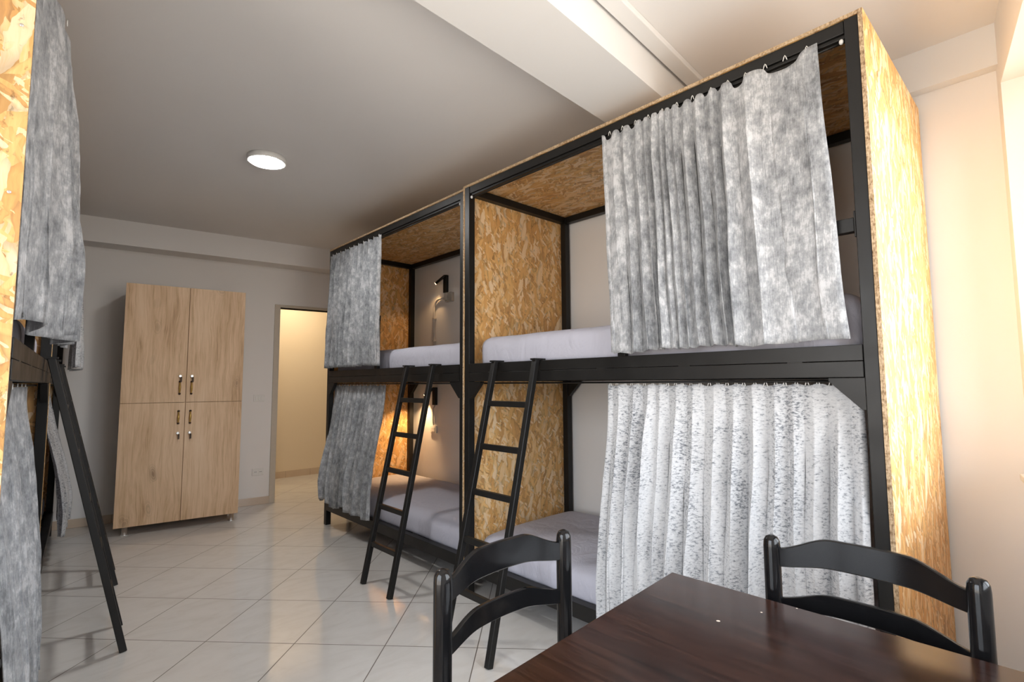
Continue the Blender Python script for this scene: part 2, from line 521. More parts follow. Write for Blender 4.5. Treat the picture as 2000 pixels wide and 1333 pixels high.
lw = lambda x, y, z: Vector((XL(y) + x, y, z))
wf = MB(lw)
for (za, zb) in ((VZ0, VZ0 + 0.055), (VZ1 - 0.055, VZ1)): wf.box(-0.06, -0.005, VY0, VY1, za, zb)
for i in range(3):
    yy = VY0 + (VY1 - VY0 - 0.055) * i / 2
    wf.box(-0.06, -0.005, yy, yy + 0.055, VZ0 + 0.055, VZ1 - 0.055)
w2 = wf.build('window_2', M_WINF, kind='structure', bevel=0.004)
for i in range(2):
    g = MB(lw); ya = VY0 + (VY1 - VY0 - 0.055) * i / 2 + 0.055; yb = VY0 + (VY1 - VY0 - 0.055) * (i + 1) / 2
    g.box(-0.036, -0.030, ya, yb, VZ0 + 0.055, VZ1 - 0.055); g.build('pane', M_GLASS, w2)

# dropped beams
b = MB(fw); b.box(-3.1, XW + 0.0, -0.24, -0.001, 2.505, CEIL)
b.build('trim_1', M_WALL, kind='structure')
b = MB(); b.box(XW - 0.06, XW - 0.001, -0.36, 5.0, 2.55, CEIL)
b.build('trim_2', M_BEAM, kind='structure')
b = MB(lambda x, y, z: Vector((x, (0.713 + 0.066 * x) if y == 0 else (1.034 + 0.055 * x), z)))
b.box(-3.1, XW - 0.061, 0, 1, 2.55, CEIL)
b.build('trim_3', M_BEAM, kind='structure')

# cable trunking along the near side of the beam
b = MB(lambda x, y, z: Vector((x, 0.703 + 0.066 * x - y, z)))
b.box(-3.05, XW - 0.065, 0.003, 0.075, CEIL - 0.028, CEIL - 0.0005)
tag(b.build('cable_trunking', M_BEAM, bevel=0.004), 'long white cable trunking fixed under the ceiling beside the white beam', 'trunking')

# skirting
b = MB(fw); b.box(-3.0, DX0 - 0.05, -0.012, -0.0005, 0.0005, 0.075); b.box(DX1 + 0.05, XW - 0.013, -0.012, -0.0005, 0.0005, 0.075)
b.build('baseboard_far', M_BASE, kind='structure', bevel=0.002)
b = MB(); b.box(XW - 0.012, XW - 0.0005, -0.34, 5.19, 0.0005, 0.075)
b.build('baseboard_right', M_BASE, kind='structure', bevel=0.002)
b = MB(lambda x, y, z: Vector((XL(y) + x, y, z))); b.box(0.0005, 0.012, -0.9, 5.7, 0.0005, 0.075)
b.build('baseboard_left', M_BASE, kind='structure', bevel=0.002)

# hallway beyond the open door
b = MB()
b.box(-1.6, 3.0, 6.77, 6.9, 0, CEIL)
b.box(-1.75, -1.6, 5.6, 6.9, 0, CEIL)
b.box(3.0, 3.15, 4.6, 6.9, 0, CEIL)
b.box(XW + T, 3.15, 4.75, 4.9, 0, CEIL)
b.build('wall_hall', M_HALL, kind='structure')
b = MB(); b.box(-1.6, 3.0, 6.757, 6.7695, 0.0005, 0.085)
b.build('baseboard_hall', M_BASE, kind='structure')

# door frame
d = MB(fw)
d.box(DX0 - 0.055, DX0, -0.014, 0.144, 0, DZ + 0.03)
d.box(DX1, DX1 + 0.055, -0.014, 0.144, 0, DZ + 0.03)
d.box(DX0, DX1, -0.014, 0.144, DZ, DZ + 0.03)
dr = d.build('door_1', M_FRAME, kind='structure', bevel=0.003)
d = MB(fw)
d.box(DX0, DX0 + 0.008, 0.05, 0.075, 0, DZ); d.box(DX0, DX1, 0.05, 0.075, DZ - 0.008, DZ); d.box(DX1 - 0.008, DX1, 0.05, 0.075, 0, DZ - 0.008)
d.build('door_seal', M_SEAL, dr)
d = MB(fw); d.box(DX0, DX0 + 0.004, 0.01, 0.035, 0.93, 1.10)
d.build('strike_plate', M_DARKBR, dr)
# hall ceiling light
hl = bpy.data.lights.new('hall_light', 'AREA'); hl.shape = 'DISK'; hl.size = 0.3; hl.energy = 15; hl.color = (1.0, 0.80, 0.55)
ho = thing('hall_ceiling_light', 'round ceiling light in the hallway beyond the open door', 'ceiling light', (0.6, 6.1, CEIL))
m_ = MB(); m_.tube([(0, 0, -0.0005), (0, 0, -0.03)], 0.14, 32); m_.build('housing', M_WHITE, ho)
lo = bpy.data.objects.new('hall_light', hl); COL.objects.link(lo); lo.parent = ho; lo.location = (0, 0, -0.04)

# ------------------------------------------------------------------ ceiling lamp in the room
t = thing('ceiling_light', 'round white flush ceiling light switched on over the middle of the room', 'ceiling light', (-0.873, 3.041, CEIL))
m_ = MB(); m_.tube([(0, 0, -0.0005), (0, 0, -0.030), (0, 0, -0.034)], [0.118, 0.118, 0.114], 48); m_.build('housing', M_WHITE, t)
m_ = MB(); m_.tube([(0, 0, -0.0342), (0, 0, -0.036)], 0.103, 48); m_.build('diffuser', M_LAMP, t)

# ------------------------------------------------------------------ bunk beds
P = 0.045
ZT, ZB = 1.359, 1.253           # upper bed rail
BT, BB = 0.2, 0.13              # lower bed rail
H = 2.466
def bunk(label, loc, rz, L, D, side, guard, near_post=P, near_panel=True, far_panel=True, rod_y=None):
    t = thing('bunk_bed', label, 'bunk bed', loc, rz, None)
    sx = side
    def B(mb, x0, x1, y0, y1, z0, z1, mi=0):
        a, c = sorted((x0 * sx, x1 * sx)); return mb.box(a, c, y0, y1, z0, z1, mi)
    for (xa, xb) in ((0, P), (D - P, D)):
        for (ya, yb) in ((0, near_post), (L - P, L)):
            m = MB(); B(m, xa, xb, ya, yb, 0, H - 0.0); m.build('post', M_STEEL, t, bevel=0.002)
    e = 0.0015
    y0, y1 = near_post, L - P
    for x0 in (0, D - P):
        xo = 0.003 if x0 == 0 else 0.0
        m = MB(); B(m, x0 + xo, x0 + P, y0 + e, y1 - e, H - P, H); 
        if x0 == 0: B(m, x0 + 0.012, x0 + 0.034, y0 + e, y1 - e, H - P - 0.014, H - P)
        m.build('top_rail', M_STEEL, t, bevel=0.002)
        m = MB(); B(m, x0 - (0.004 if x0 == 0 else 0), x0 + P, y0 + e - (0.0), y1 - e, ZB, (ZB + ZT) / 2 - 0.0008); B(m, x0 - (0.004 if x0 == 0 else 0), x0 + P, y0 + e, y1 - e, (ZB + ZT) / 2 + 0.0008, ZT)
        if x0 == 0:      # stitch welds between the two tubes
            k = 0; yy = y0 + 0.18
            while yy < y1 - 0.1:
                B(m, -0.0042, 0.004, yy, yy + 0.05, (ZB + ZT) / 2 - 0.003, (ZB + ZT) / 2 + 0.003); yy += 0.42
        m.build('bed_rail', M_STEEL, t, bevel=0.0015)
        m = MB(); B(m, x0 - (0.004 if x0 == 0 else 0), x0 + P, y0 + e, y1 - e, BB, BT); m.build('lower_rail', M_STEEL, t, bevel=0.002)
    for (ya, yb) in ((0, near_post), (L - P, L)):
        m = MB(); B(m, P + e, D - P - e, ya, yb, H - P, H); m.build('end_rail', M_STEEL, t, bevel=0.002)
        m = MB(); B(m, P + e, D - P - e, ya, yb, ZB, ZT); m.build('end_rail', M_STEEL, t, bevel=0.002)
        m = MB(); B(m, P + e, D - P - e, ya, yb, BB, BT); m.build('end_rail', M_STEEL, t, bevel=0.002)
    # slats that carry the mattresses
    for z in (ZT - 0.03, BT - 0.028):
        m = MB()
        n = 9
        for i in range(n):
            yc = y0 + (y1 - y0) * (i + 0.5) / n
            B(m, P + e, D - P - e, yc - 0.035, yc + 0.035, z - 0.012, z + 0.012)
        m.build('bed_slats', M_STEEL, t)
    # gussets under the bed rail
    g = 0.105
    for xa in (0.001, D - P + 0.006):
        for (yc, s) in ((y0, 1), (y1, -1)):
            m = MB()
            poly = [(yc, ZB - 0.0015), (yc + s * g, ZB - 0.0015), (yc + s * g, ZB - 0.012), (yc + s * 0.012, ZB - g), (yc, ZB - g)]
            x0_, x1_ = sorted((xa * sx, (xa + 0.030) * sx))
            m.prism(poly, 'x', x0_, x1_); m.build('gusset', M_STEEL, t, bevel=0.001)
    # curtain rods with pale end plugs
    ry = rod_y or (y0, y1)
    for z in (H - P - 0.024, ZB - 0.012):
        m = MB(); m.tube([(0.018 * sx if z > 2 else 0.052 * sx, y0 + 0.004, z), (0.018 * sx if z > 2 else 0.052 * sx, y1 - 0.004, z)], 0.0045, 8)
        rod = m.build('curtain_rod', M_STEEL, t)
        for yy in (y0 + 0.012, y1 - 0.012):
            m = MB(); m.sphere((0.010 * sx if z > 2 else 0.02 * sx, yy, z), 0.0075, (1, 1, 1.3)); m.build('rod_plug', M_WHITE, rod)
    # boards
    PT = 0.0135
    def panel(ya, yb, nm, xf=-0.004):
        m = MB(); B(m, xf, D - 0.004, ya, yb, 0.14, H + PT)
        o = m.build(nm, [M_OSB_S, M_OSB_E], t)
        for p in o.data.polygons:
            if abs(p.normal.y) < 0.5: p.material_index = 1
        return o
    if near_panel: panel(-PT - 0.001, -0.001, 'side_panel')
    if far_panel: panel(L + 0.001, L + 0.001 + PT, 'side_panel', -0.002 if near_panel else 0.012)
    m = MB(); B(m, -0.003, D - 0.004, 0.0, L, H + 0.0005, H + PT)
    o = m.build('roof_panel', [M_OSB_R, M_OSB_E], t)
    for p in o.data.polygons:
        if abs(p.normal.z) < 0.5: p.material_index = 1
    # guard rail: flat plate on the post, tube along the bed, leg down to the rail
    ga, gb, gleg = guard
    m = MB()
    B(m, 0.008, 0.040, ga, gb, 1.735, 1.782)
    B(m, 0.010, 0.038, min(gleg, gleg + 0.04), max(gleg, gleg + 0.04), ZT + 0.0005, 1.7345)
    gr = m.build('guard_rail', M_STEEL, t, bevel=0.002)
    m = MB()
    yp = ga if abs(ga - y0) < 0.05 else gb
    if yp == ga: B(m, 0.002, 0.044, y0 + 0.0005, y0 + 0.005, 1.715, 1.802)
    else: B(m, 0.002, 0.044, y1 - 0.005, y1 - 0.0005, 1.715, 1.802)
    m.build('fixing_plate', M_STEEL, gr, bevel=0.001)
    return t

RB = 'right-hand'
bunk('black steel bunk with chipboard sides nearest the camera on the right, large half-drawn curtains', (0, -0.072, 0), 0, 2.122, 0.95, 1,
     (0.047, 1.0, 0.96), near_post=0.041)
A2 = math.atan(0.028 / 2.05)
bunk('black steel chipboard-sided bunk on the right next to the doorway, with lit reading lamps inside', (0.022, 2.083, 0), -A2, 2.05, 0.885, 1,
     (1.14, 2.05 - P - 0.006, 1.14), near_panel=False)
def LW(lx, ly, z=0.0):
    """point in the left row's own frame -> world"""
    c, s = math.cos(LT), math.sin(LT)
    return Vector((-1.9995 + lx * c + ly * s, 1.24 - lx * s + ly * c, z))
C0 = LW(0, 0); D0 = LW(0, 2.14)
cb = bunk('black steel bunk at the left edge of the photo, its chipboard side nearest the camera', C0, -LT, 2.115, 0.95, -1, (0.054, 1.0, 0.96))
pn = [o for o in cb.children if o.name.startswith('side_panel')][0]
for z in (2.12, 1.70, 1.28, 0.86, 0.44):
    for x in (-0.018, -0.925):
        m = MB(); m.tube([(x, -0.0192, z), (x, -0.0205, z), (x, -0.0212, z)], [0.0042, 0.0042, 0.0025], 12); m.build('screw', M_CHROME, pn)
bunk('black steel bunk on the left, behind the nearest left-hand bunk and beside the wardrobe', D0, -LT, 2.02, 0.93, -1,
     (1.05, 2.02 - P - 0.006, 1.05), near_panel=False)

# ------------------------------------------------------------------ mattresses
def mattress(label, origin, rz, x0, x1, y0, y1, z0, z1, seed, group=None, sag=0.0, lump=None):
    bm = bmesh.new()
    nx, ny, nz = 22, 46, 7
    rc = 0.075 if z1 - z0 > 0.12 else 0.06
    vs = {}
    def pt(i, j, k):
        u, v, w = i / nx, j / ny, k / nz
        x = x0 + (x1 - x0) * u; y = y0 + (y1 - y0) * v; z = z0 + (z1 - z0) * w
        # round the edges
        r = rc
        cx = min(max(x, x0 + r), x1 - r); cy = min(max(y, y0 + r), y1 - r)
        rz_ = min(r, (z1 - z0) * 0.45)
        cz = min(max(z, z0 + rz_ * 0.4), z1 - rz_)
        d = Vector((x - cx, y - cy, (z - cz) * r / rz_))
        l = d.length
        m = max(abs(d.x), abs(d.y), abs(d.z))
        if l > 1e-6 and m > 0:
            d2 = d * (m / l) if l > 0 else d
            x, y, z = cx + d2.x, cy + d2.y, cz + d2.z * rz_ / r
        n1 = noise.noise(Vector((x * 3 + seed, y * 3, z * 2)))
        n2 = noise.noise(Vector((x * 11 + seed, y * 14, z * 5)))
        edge = 1.0 if (u in (0, 1) or v in (0, 1)) else 0.0
        z += 0.008 * n1 + 0.003 * n2 - sag * math.exp(-((u) / 0.3) ** 2) * w
        nrm = (Vector((x, y, z)) - Vector((cx, cy, cz)))
        if edge:
            a = 0.006 * n2 + 0.004 * noise.noise(Vector((y * 30 + seed, x * 30, z * 3)))
            x += a * (1 if u == 1 else -1 if u == 0 else 0); y += a * (1 if v == 1 else -1 if v == 0 else 0)
        if lump:
            ly, lh, lw = lump
            z += lh * w * math.exp(-((y - ly) / lw) ** 2)
        return Vector((x, y, max(z, z0)))
    for i in range(nx + 1):
        for j in range(ny + 1):
            for k in range(nz + 1):
                if i in (0, nx) or j in (0, ny) or k in (0, nz):
                    vs[(i, j, k)] = bm.verts.new(pt(i, j, k))
    def q(a, b_, c, d): 
        f = bm.faces.new((vs[a], vs[b_], vs[c], vs[d])); f.smooth = True
    for i in range(nx):
        for j in range(ny):
            q((i, j, nz), (i + 1, j, nz), (i + 1, j + 1, nz), (i, j + 1, nz)); q((i, j, 0), (i, j + 1, 0), (i + 1, j + 1, 0), (i + 1, j, 0))
        for k in range(nz):
            q((i, 0, k), (i + 1, 0, k), (i + 1, 0, k + 1), (i, 0, k + 1)); q((i, ny, k), (i, ny, k + 1), (i + 1, ny, k + 1), (i + 1, ny, k))
    for j in range(ny):
        for k in range(nz):
            q((0, j, k), (0, j, k + 1), (0, j + 1, k + 1), (0, j + 1, k)); q((nx, j, k), (nx, j + 1, k), (nx, j + 1, k + 1), (nx, j, k + 1))
    bmesh.ops.recalc_face_normals(bm, faces=bm.faces[:])
    me = bpy.data.meshes.new('mattress'); bm.to_mesh(me); bm.free(); me.materials.append(M_SHEET)
    o = bpy.data.objects.new('mattress', me); COL.objects.link(o)
    o.location = origin; o.rotation_euler = (0, 0, rz)
    ss = o.modifiers.new('smooth', 'SUBSURF'); ss.levels = 1; ss.render_levels = 1
    tag(o, label, 'mattress', group or 'sheeted mattresses in the bunks')
    return o
zu0, zl0 = ZT - 0.0165, BT - 0.0155
OA = Vector((0, -0.072, 0)); OBk = Vector((0.022, 2.083, 0))
mattress('lilac-grey sheeted mattress on the upper bed of the nearest right-hand bunk', OA, 0, 0.050, 0.90, 0.058, 2.06, zu0, 1.525, 1.0, lump=(0.12, 0.035, 0.10))
mattress('lilac-grey sheeted mattress on the lower bed of the nearest right-hand bunk, beyond the table', OA, 0, 0.052, 0.90, 0.058, 2.06, zl0, 0.368, 2.0, sag=0.02)
mattress('lilac-grey sheeted mattress on the upper bed of the right-hand bunk next to the doorway', OBk, -A2, 0.050, 0.835, 0.05, 2.0, zu0, 1.515, 3.0)
mattress('lilac-grey sheeted mattress under the warm lamp, lower bed of the bunk next to the doorway', OBk, -A2, 0.052, 0.835, 0.05, 2.0, zl0, 0.375, 4.0, sag=0.02)
mattress('lilac-grey sheeted mattress on the upper bed of the nearest left-hand bunk', C0, -LT, -0.90, -0.052, 0.05, 2.06, zu0, 1.52, 5.0)
mattress('lilac-grey sheeted mattress on the lower bed of the nearest left-hand bunk', C0, -LT, -0.90, -0.052, 0.05, 2.06, zl0, 0.37, 6.0)
mattress('lilac-grey sheeted mattress on the upper bed of the left-hand bunk by the wardrobe', D0, -LT, -0.88, -0.052, 0.05, 1.97, zu0, 1.52, 7.0)
mattress('lilac-grey sheeted mattress on the lower bed of the left-hand bunk by the wardrobe', D0, -LT, -0.88, -0.052, 0.05, 1.97, zl0, 0.37, 8.0)

# ------------------------------------------------------------------ curtains
def smooth(t): return t * t * (3 - 2 * t)
def curtain(label, origin, rz, side, ya, yb, ya2, yb2, zt, zb, widths, amps, xt, xb, seed, mat, hooks=0, sagtop=0.0, hem=0.0, flare=1.0, hookx=0.0, taper=False):
    """side +1: outward is -x; ya..yb at the header, ya2..yb2 at the hem"""
    rnd = random.Random(seed)
    nf = len(widths); tot = sum(widths)
    cols = []
    acc = 0.0
    for i, w in enumerate(widths):
        n = max(8, int(12 * min(2.0, w * nf / tot)))
        for k in range(n):
            cols.append(((acc + w * k / n) / tot, i, k / n))
        acc += w
    cols.append((1.0, nf - 1, 1.0))
    rows = 46
    lean = [rnd.uniform(-1, 1) for _ in range(nf + 1)]
    grow = [rnd.uniform(0.75, 1.25) for _ in range(nf + 1)]
    bm = bmesh.new()
    grid = []
    for r in range(rows + 1):
        v = r / rows
        row = []
        for (u, i, t) in cols:
            yy = (ya + (yb - ya) * u) * (1 - v) + (ya2 + (yb2 - ya2) * u) * v
            wl = abs(yb - ya) * widths[i] / tot
            env = 0.35 + 0.65 * smooth(min(1, v / 0.22))
            a = amps[i] * env * (1 + (flare * grow[i] - 1) * v) * (0.8 + 0.9 * noise.noise(Vector((i * 3.7 + seed, v * 1.9, 5.0))))
            ph = 2 * math.pi * t
            s = math.sin(ph)
            # rounded ridges, narrower valleys
            off = a * (s if s > 0 else -abs(s) ** 0.8)
            yy += wl * 0.13 * math.sin(2 * ph) * (0.4 + 0.6 * v) * (1 if yb > ya else -1)
            yy += 0.012 * lean[i] * math.sin(math.pi * t) * v
            yy += 0.020 * v * noise.noise(Vector((u * 7 + seed, v * 1.2, 3.0)))
            yy += 0.006 * noise.noise(Vector((u * 4 + seed, v * 3, 0)))
            x = xt + (xb - xt) * smooth(min(1, v * 1.15))
            if taper: x = x * smooth(min(1, 0.10 + u / 0.55)) ; off *= min(1, 0.25 + u * 2)
            off += 0.006 * noise.noise(Vector((u * 14 + seed, v * 5, 1.0))) * (0.3 + v) + 0.0025 * noise.noise(Vector((u * 40, v * 16, seed)))
            z = zt + (zb - zt) * v
            if v < 0.12:       # header scallops between hooks
                z -= sagtop * (0.5 - 0.5 * math.cos(ph * 1.0)) * (1 - v / 0.12) * min(1.6, widths[i] * nf / tot)
            z += hem * noise.noise(Vector((u * 5 + seed, 7.0, 0))) * v + 0.004 * math.sin(ph) * v
            # rounded bottom corners
            row.append(bm.verts.new(((x * -side - off * side), yy, z)))
        grid.append(row)
    for r in range(rows):
        for c in range(len(cols) - 1):
            f = bm.faces.new((grid[r][c], grid[r][c + 1], grid[r + 1][c + 1], grid[r + 1][c])); f.smooth = True
    bmesh.ops.recalc_face_normals(bm, faces=bm.faces[:])
    me = bpy.data.meshes.new('curtain'); bm.to_mesh(me); bm.free(); me.materials.append(mat)
    o = bpy.data.objects.new('curtain', me); COL.objects.link(o)
    o.location = origin; o.rotation_euler = (0, 0, rz)
    so = o.modifiers.new('thick', 'SOLIDIFY'); so.thickness = 0.003; so.offset = 0
    tag(o, label, 'curtain', 'crushed grey velvet bunk curtains')
    if hooks:
        hm = None
        for q in range(hooks):
            u = (q + 0.5) / hooks
            yy = ya + (yb - ya) * u + rnd.uniform(-0.006, 0.006)
            if hm is None:
                m = MB()
                m.tube([(0, -0.007, -0.010), (0, -0.003, 0.004), (0, 0, 0.009), (0, 0.003, 0.004), (0, 0.007, -0.010)], 0.0016, 6)
                h = m.build('curtain_hook', M_WHITE, o); hm = h
            else:
                h = hm.copy(); COL.objects.link(h); h.parent = o
            h.location = (-side * (xt + hookx), yy, zt + 0.002)
    return o

# near right-hand bunk (local y = world y + .072)
wA = [0.05, 0.05, 0.04, 0.036, 0.03, 0.028, 0.045, 0.03, 0.036, 0.04, 0.05, 0.06]
wAu = [0.24, 0.10, 0.055, 0.055, 0.06, 0.06, 0.035, 0.03, 0.03, 0.05, 0.035, 0.07, 0.06, 0.085]
aAu = [0.007, 0.017, 0.024, 0.020, 0.026, 0.020, 0.016, 0.014, 0.016, 0.026, 0.014, 0.020, 0.015, 0.008]
curtain('big bright grey velvet curtain hung across the upper bed nearest the camera, right side', OA, 0, 1,
        0.118, 1.040, 0.070, 1.010, 2.412, 1.378, wAu, aAu, 0.022, 0.022, 11, M_VELVET, hooks=13, sagtop=0.028, hem=0.012, flare=1.15, hookx=-0.01)
wAl = [0.06, 0.09, 0.08, 0.06, 0.09, 0.085, 0.085, 0.11, 0.08, 0.10, 0.055, 0.09, 0.085, 0.10]
curtain('bright speckled curtain with many folds across the lower bed nearest the camera, behind the table', OA, 0, 1,
        0.062, 1.090, 0.040, 1.100, 1.232, 0.16, wAl, [0.016, 0.025, 0.023, 0.017, 0.025, 0.027, 0.024, 0.020, 0.026, 0.027, 0.014, 0.025, 0.023, 0.018], -0.055, 0.052, 23, M_VELVET2, hooks=28, sagtop=0.006, hem=0.01, flare=1.5)
# right-hand bunk by the door
wB = [0.05, 0.06, 0.045, 0.055, 0.05, 0.04, 0.055, 0.05, 0.045, 0.055, 0.05]
curtain('grey velvet curtain bunched on the upper bed nearest the doorway, right-hand row', OBk, -A2, 1,
        1.04, 1.985, 1.005, 2.035, 2.405, 1.385, wB, [0.025] * 11, 0.020, 0.036, 31, M_VELVET, hooks=11, sagtop=0.014, hem=0.01, flare=1.3)
curtain('bluish grey velvet curtain on the lower bed nearest the doorway, right-hand row', OBk, -A2, 1,
        1.07, 2.00, 1.10, 2.03, 1.232, 0.215, wB, [0.021] * 11, -0.055, 0.052, 37, M_VELVET, hooks=16, sagtop=0.006, hem=0.05, flare=1.6)
# left-hand row
curtain('pale grey velvet curtain on the upper bed of the bunk at the left edge', C0, -LT, -1,
        0.03, 1.15, 0.03, 1.25, 2.41, 1.40, [0.10, 0.12, 0.11, 0.13, 0.12, 0.11, 0.10], [0.024] * 7, 0.045, 0.080, 41, M_VELVET, hooks=7, sagtop=0.02, hem=0.03, flare=1.5, taper=True)
curtain('blue-grey curtain across the lower bed at the bottom left corner of the photo', C0, -LT, -1,
        0.06, 1.25, 0.03, 1.25, 1.235, 0.12, [0.10, 0.09, 0.11, 0.10, 0.09, 0.1, 0.09, 0.1], [0.016] * 8, -0.038, 0.046, 43, M_VELVET, hooks=7, sagtop=0.006, hem=0.02, flare=1.5)
curtain('dark speckled grey curtain on the upper bed of the left-hand bunk by the wardrobe', D0, -LT, -1,
        1.00, 1.96, 0.95, 1.98, 2.41, 1.37, [0.1] * 8, [0.024] * 8, 0.035, 0.095, 47, M_VELVET2, hooks=8, sagtop=0.01, hem=0.02, flare=1.4)
curtain('blue-grey curtain on the lower bed of the left-hand bunk by the wardrobe', D0, -LT, -1,
        1.00, 1.96, 0.95, 1.98, 1.235, 0.20, [0.1] * 8, [0.020] * 8, -0.072, 0.075, 53, M_VELVET2, hooks=8, sagtop=0.006, hem=0.03, flare=1.5)

# ------------------------------------------------------------------ ladders
def ladder(label, origin, rz, side, y_a, y_b, lean, ydrift, hookz=ZT):
    """stringers lean on the bed rail; side +1: feet towards -x"""
    t = thing('bunk_ladder', label, 'ladder', origin, rz, 'black steel bunk ladders')
    s = -side
    def p(y, z):
        k = (hookz - z) / hookz
        return Vector((s * (0.026 + lean * k), y + ydrift * k, z))
    sw = 0.030
    for y in (y_a, y_b):
        m = MB()
        a, b_ = p(y, 0.0), p(y, hookz + 0.004)
        m.bar(a, b_, sw, sw, up=(0, 1, 0))
        m.build('stringer', M_STEEL, t, bevel=0.003)
    for z in (1.13, 0.905, 0.68, 0.455, 0.232):
        m = MB(); m.bar(p(y_a + sw / 2 + 0.0008, z), p(y_b - sw / 2 - 0.0008, z), 0.022, 0.030); m.build('rung', M_STEEL, t, bevel=0.002)
    for y in (y_a, y_b):
        m = MB()
        x0, x1 = sorted((s * 0.050, -s * 0.030))
        m.box(x0, x1, y - 0.018, y + 0.018, hookz + 0.0012, hookz + 0.010)
        x0, x1 = sorted((-s * 0.0, s * 0.0)) 
        m.build('hook', M_STEEL, t, bevel=0.001)
    return t
ladder('black steel ladder with five rungs on the nearest right-hand bunk, behind the black chair', (0, 0, 0), 0, 1, 1.415, 1.738, 0.40, -0.085)
ladder('black steel ladder with five rungs on the right-hand bunk next to the doorway', (0.012, 0, 0), 0, 1, 2.366, 2.685, 0.345, -0.08)
ladder('black steel ladder seen edge-on, leaning on the nearest left-hand bunk', C0, -LT, -1, 1.43, 1.765, 0.32, -0.02)
ladder('black steel ladder mostly hidden behind the other, on the left-hand bunk by the wardrobe', D0, -LT, -1, 0.33, 0.665, 0.33, -0.02)

# ------------------------------------------------------------------ wardrobe
CX0, CX1 = -1.370, -0.470
cf = lambda x, y, z: Vector((x + 0.1348 * y, 4.733 - 0.136 * x + 0.9909 * y, z))
ZC0, ZC1, ZCM = 0.072, 2.106, 1.088
ang = -math.atan(0.136)
xm = -0.912
t = thing('wardrobe', 'light oak four-door wardrobe on short chrome feet against the far wall', 'wardrobe', (0, 0, 0))
m = MB(cf)
m.box(CX0 + 0.001, CX1 - 0.001, 0.020, 0.50, ZC0, ZC1)
m.build('body', M_OAK, t, bevel=0.001)
g = 0.0022
doors = [(CX0, xm - g, ZCM + g, ZC1), (xm + g, CX1, ZCM + g, ZC1), (CX0, xm - g, ZC0, ZCM - g), (xm + g, CX1, ZC0, ZCM - g)]
for i, (xa, xb, za, zb) in enumerate(doors):
    m = MB(cf); m.box(xa, xb, 0.0, 0.0185, za, zb)
    dd = m.build('door', M_OAK, t, bevel=0.001)
    xh = xm - 0.047 if i % 2 == 0 else xm + 0.040
    up = i < 2
    zh = 1.216 if up else 0.960
    zl = 1.318 if up else 0.823
    # bow handle, brass with dark end caps
    m = MB(cf)
    base = cf(xh, -0.001, zh)
    nrm = Vector((-0.136, -1, 0)).normalized()
    pts = []; rr = []
    for k in range(13):
        q = k / 12 * 2 - 1
        pts.append(base + Vector((0, 0, q * 0.050)) + nrm * (0.004 + 0.024 * math.cos(q * math.pi / 2)))
        rr.append(0.0055 + 0.0035 * math.cos(q * math.pi / 2) ** 2)
    m.tube(pts, rr, 10)
    hd = m.build('handle', M_BRASS, dd)
    for s2 in (-1, 1):
        m = MB(); m.sphere(base + Vector((0, 0, s2 * 0.052)) + nrm * 0.006, 0.010, (1, 0.7, 1)); m.build('handle_cap', M_DARKBR, hd)
    m = MB(); c = cf(xh, 0, zl); m.tube([c, c + nrm * 0.018, c + nrm * 0.020], [0.012, 0.012, 0.009], 20)
    lk = m.build('lock', M_CHROME, dd)
    m = MB(); m.box(c.x - 0.002, c.x + 0.010, c.y - 0.030, c.y - 0.022, c.z - 0.052, c.z - 0.008)
    m.build('key', M_DARKBR, lk, bevel=0.001)
for xx, yy in ((CX0 + 0.075, 0.055), (CX1 - 0.045, 0.055), (CX0 + 0.075, 0.44), (CX1 - 0.045, 0.44)):
    c = cf(xx, yy, 0)
    m = MB(); m.tube([c, c + Vector((0, 0, 0.006)), c + Vector((0, 0, 0.007)), c + Vector((0, 0, ZC0 - 0.0005))], [0.026, 0.026, 0.020, 0.020], 24)
    m.build('foot', M_CHROME, t)

# ------------------------------------------------------------------ switches, sockets on the far wall
def plate(name, label, cat, x, z, w, h, mode):
    t = thing(name, label, cat, (0, 0, 0))
    m = MB(fw); m.box(x - w / 2, x + w / 2, -0.010, -0.0008, z - h / 2, z + h / 2); m.build('cover_plate', M_WHITE, t, bevel=0.003)
    if mode == 'switch':
        for k in (-1, 0, 1):
            m = MB(fw); m.box(x + k * 0.026 - 0.011, x + k * 0.026 + 0.011, -0.0145, -0.0102, z - 0.024, z + 0.024); m.build('rocker', M_WHITE, t, bevel=0.002)
    else:
        for k in (-1, 1):
            m = MB(fw); m.box(x + k * 0.024 - 0.020, x + k * 0.024 + 0.020, -0.013, -0.0102, z - 0.022, z + 0.022); rr_ = m.build('socket_face', M_WHITE, t, bevel=0.002)
            for q in (-1, 0, 1):
                c = fw(x + k * 0.024 + q * 0.009, -0.0128, z)
                m = MB(); m.tube([c, c + Vector((0, -0.001, 0))], 0.0028, 10); m.build('pin_hole', M_SEAL, rr_)
plate('light_switch', 'white three-gang light switch between wardrobe and door frame', 'switch', -0.143, 1.099, 0.105, 0.072, 'switch')
plate('wall_socket', 'white double socket low on the wall between wardrobe and door frame', 'socket', -0.133, 0.336, 0.110, 0.072, 'socket')

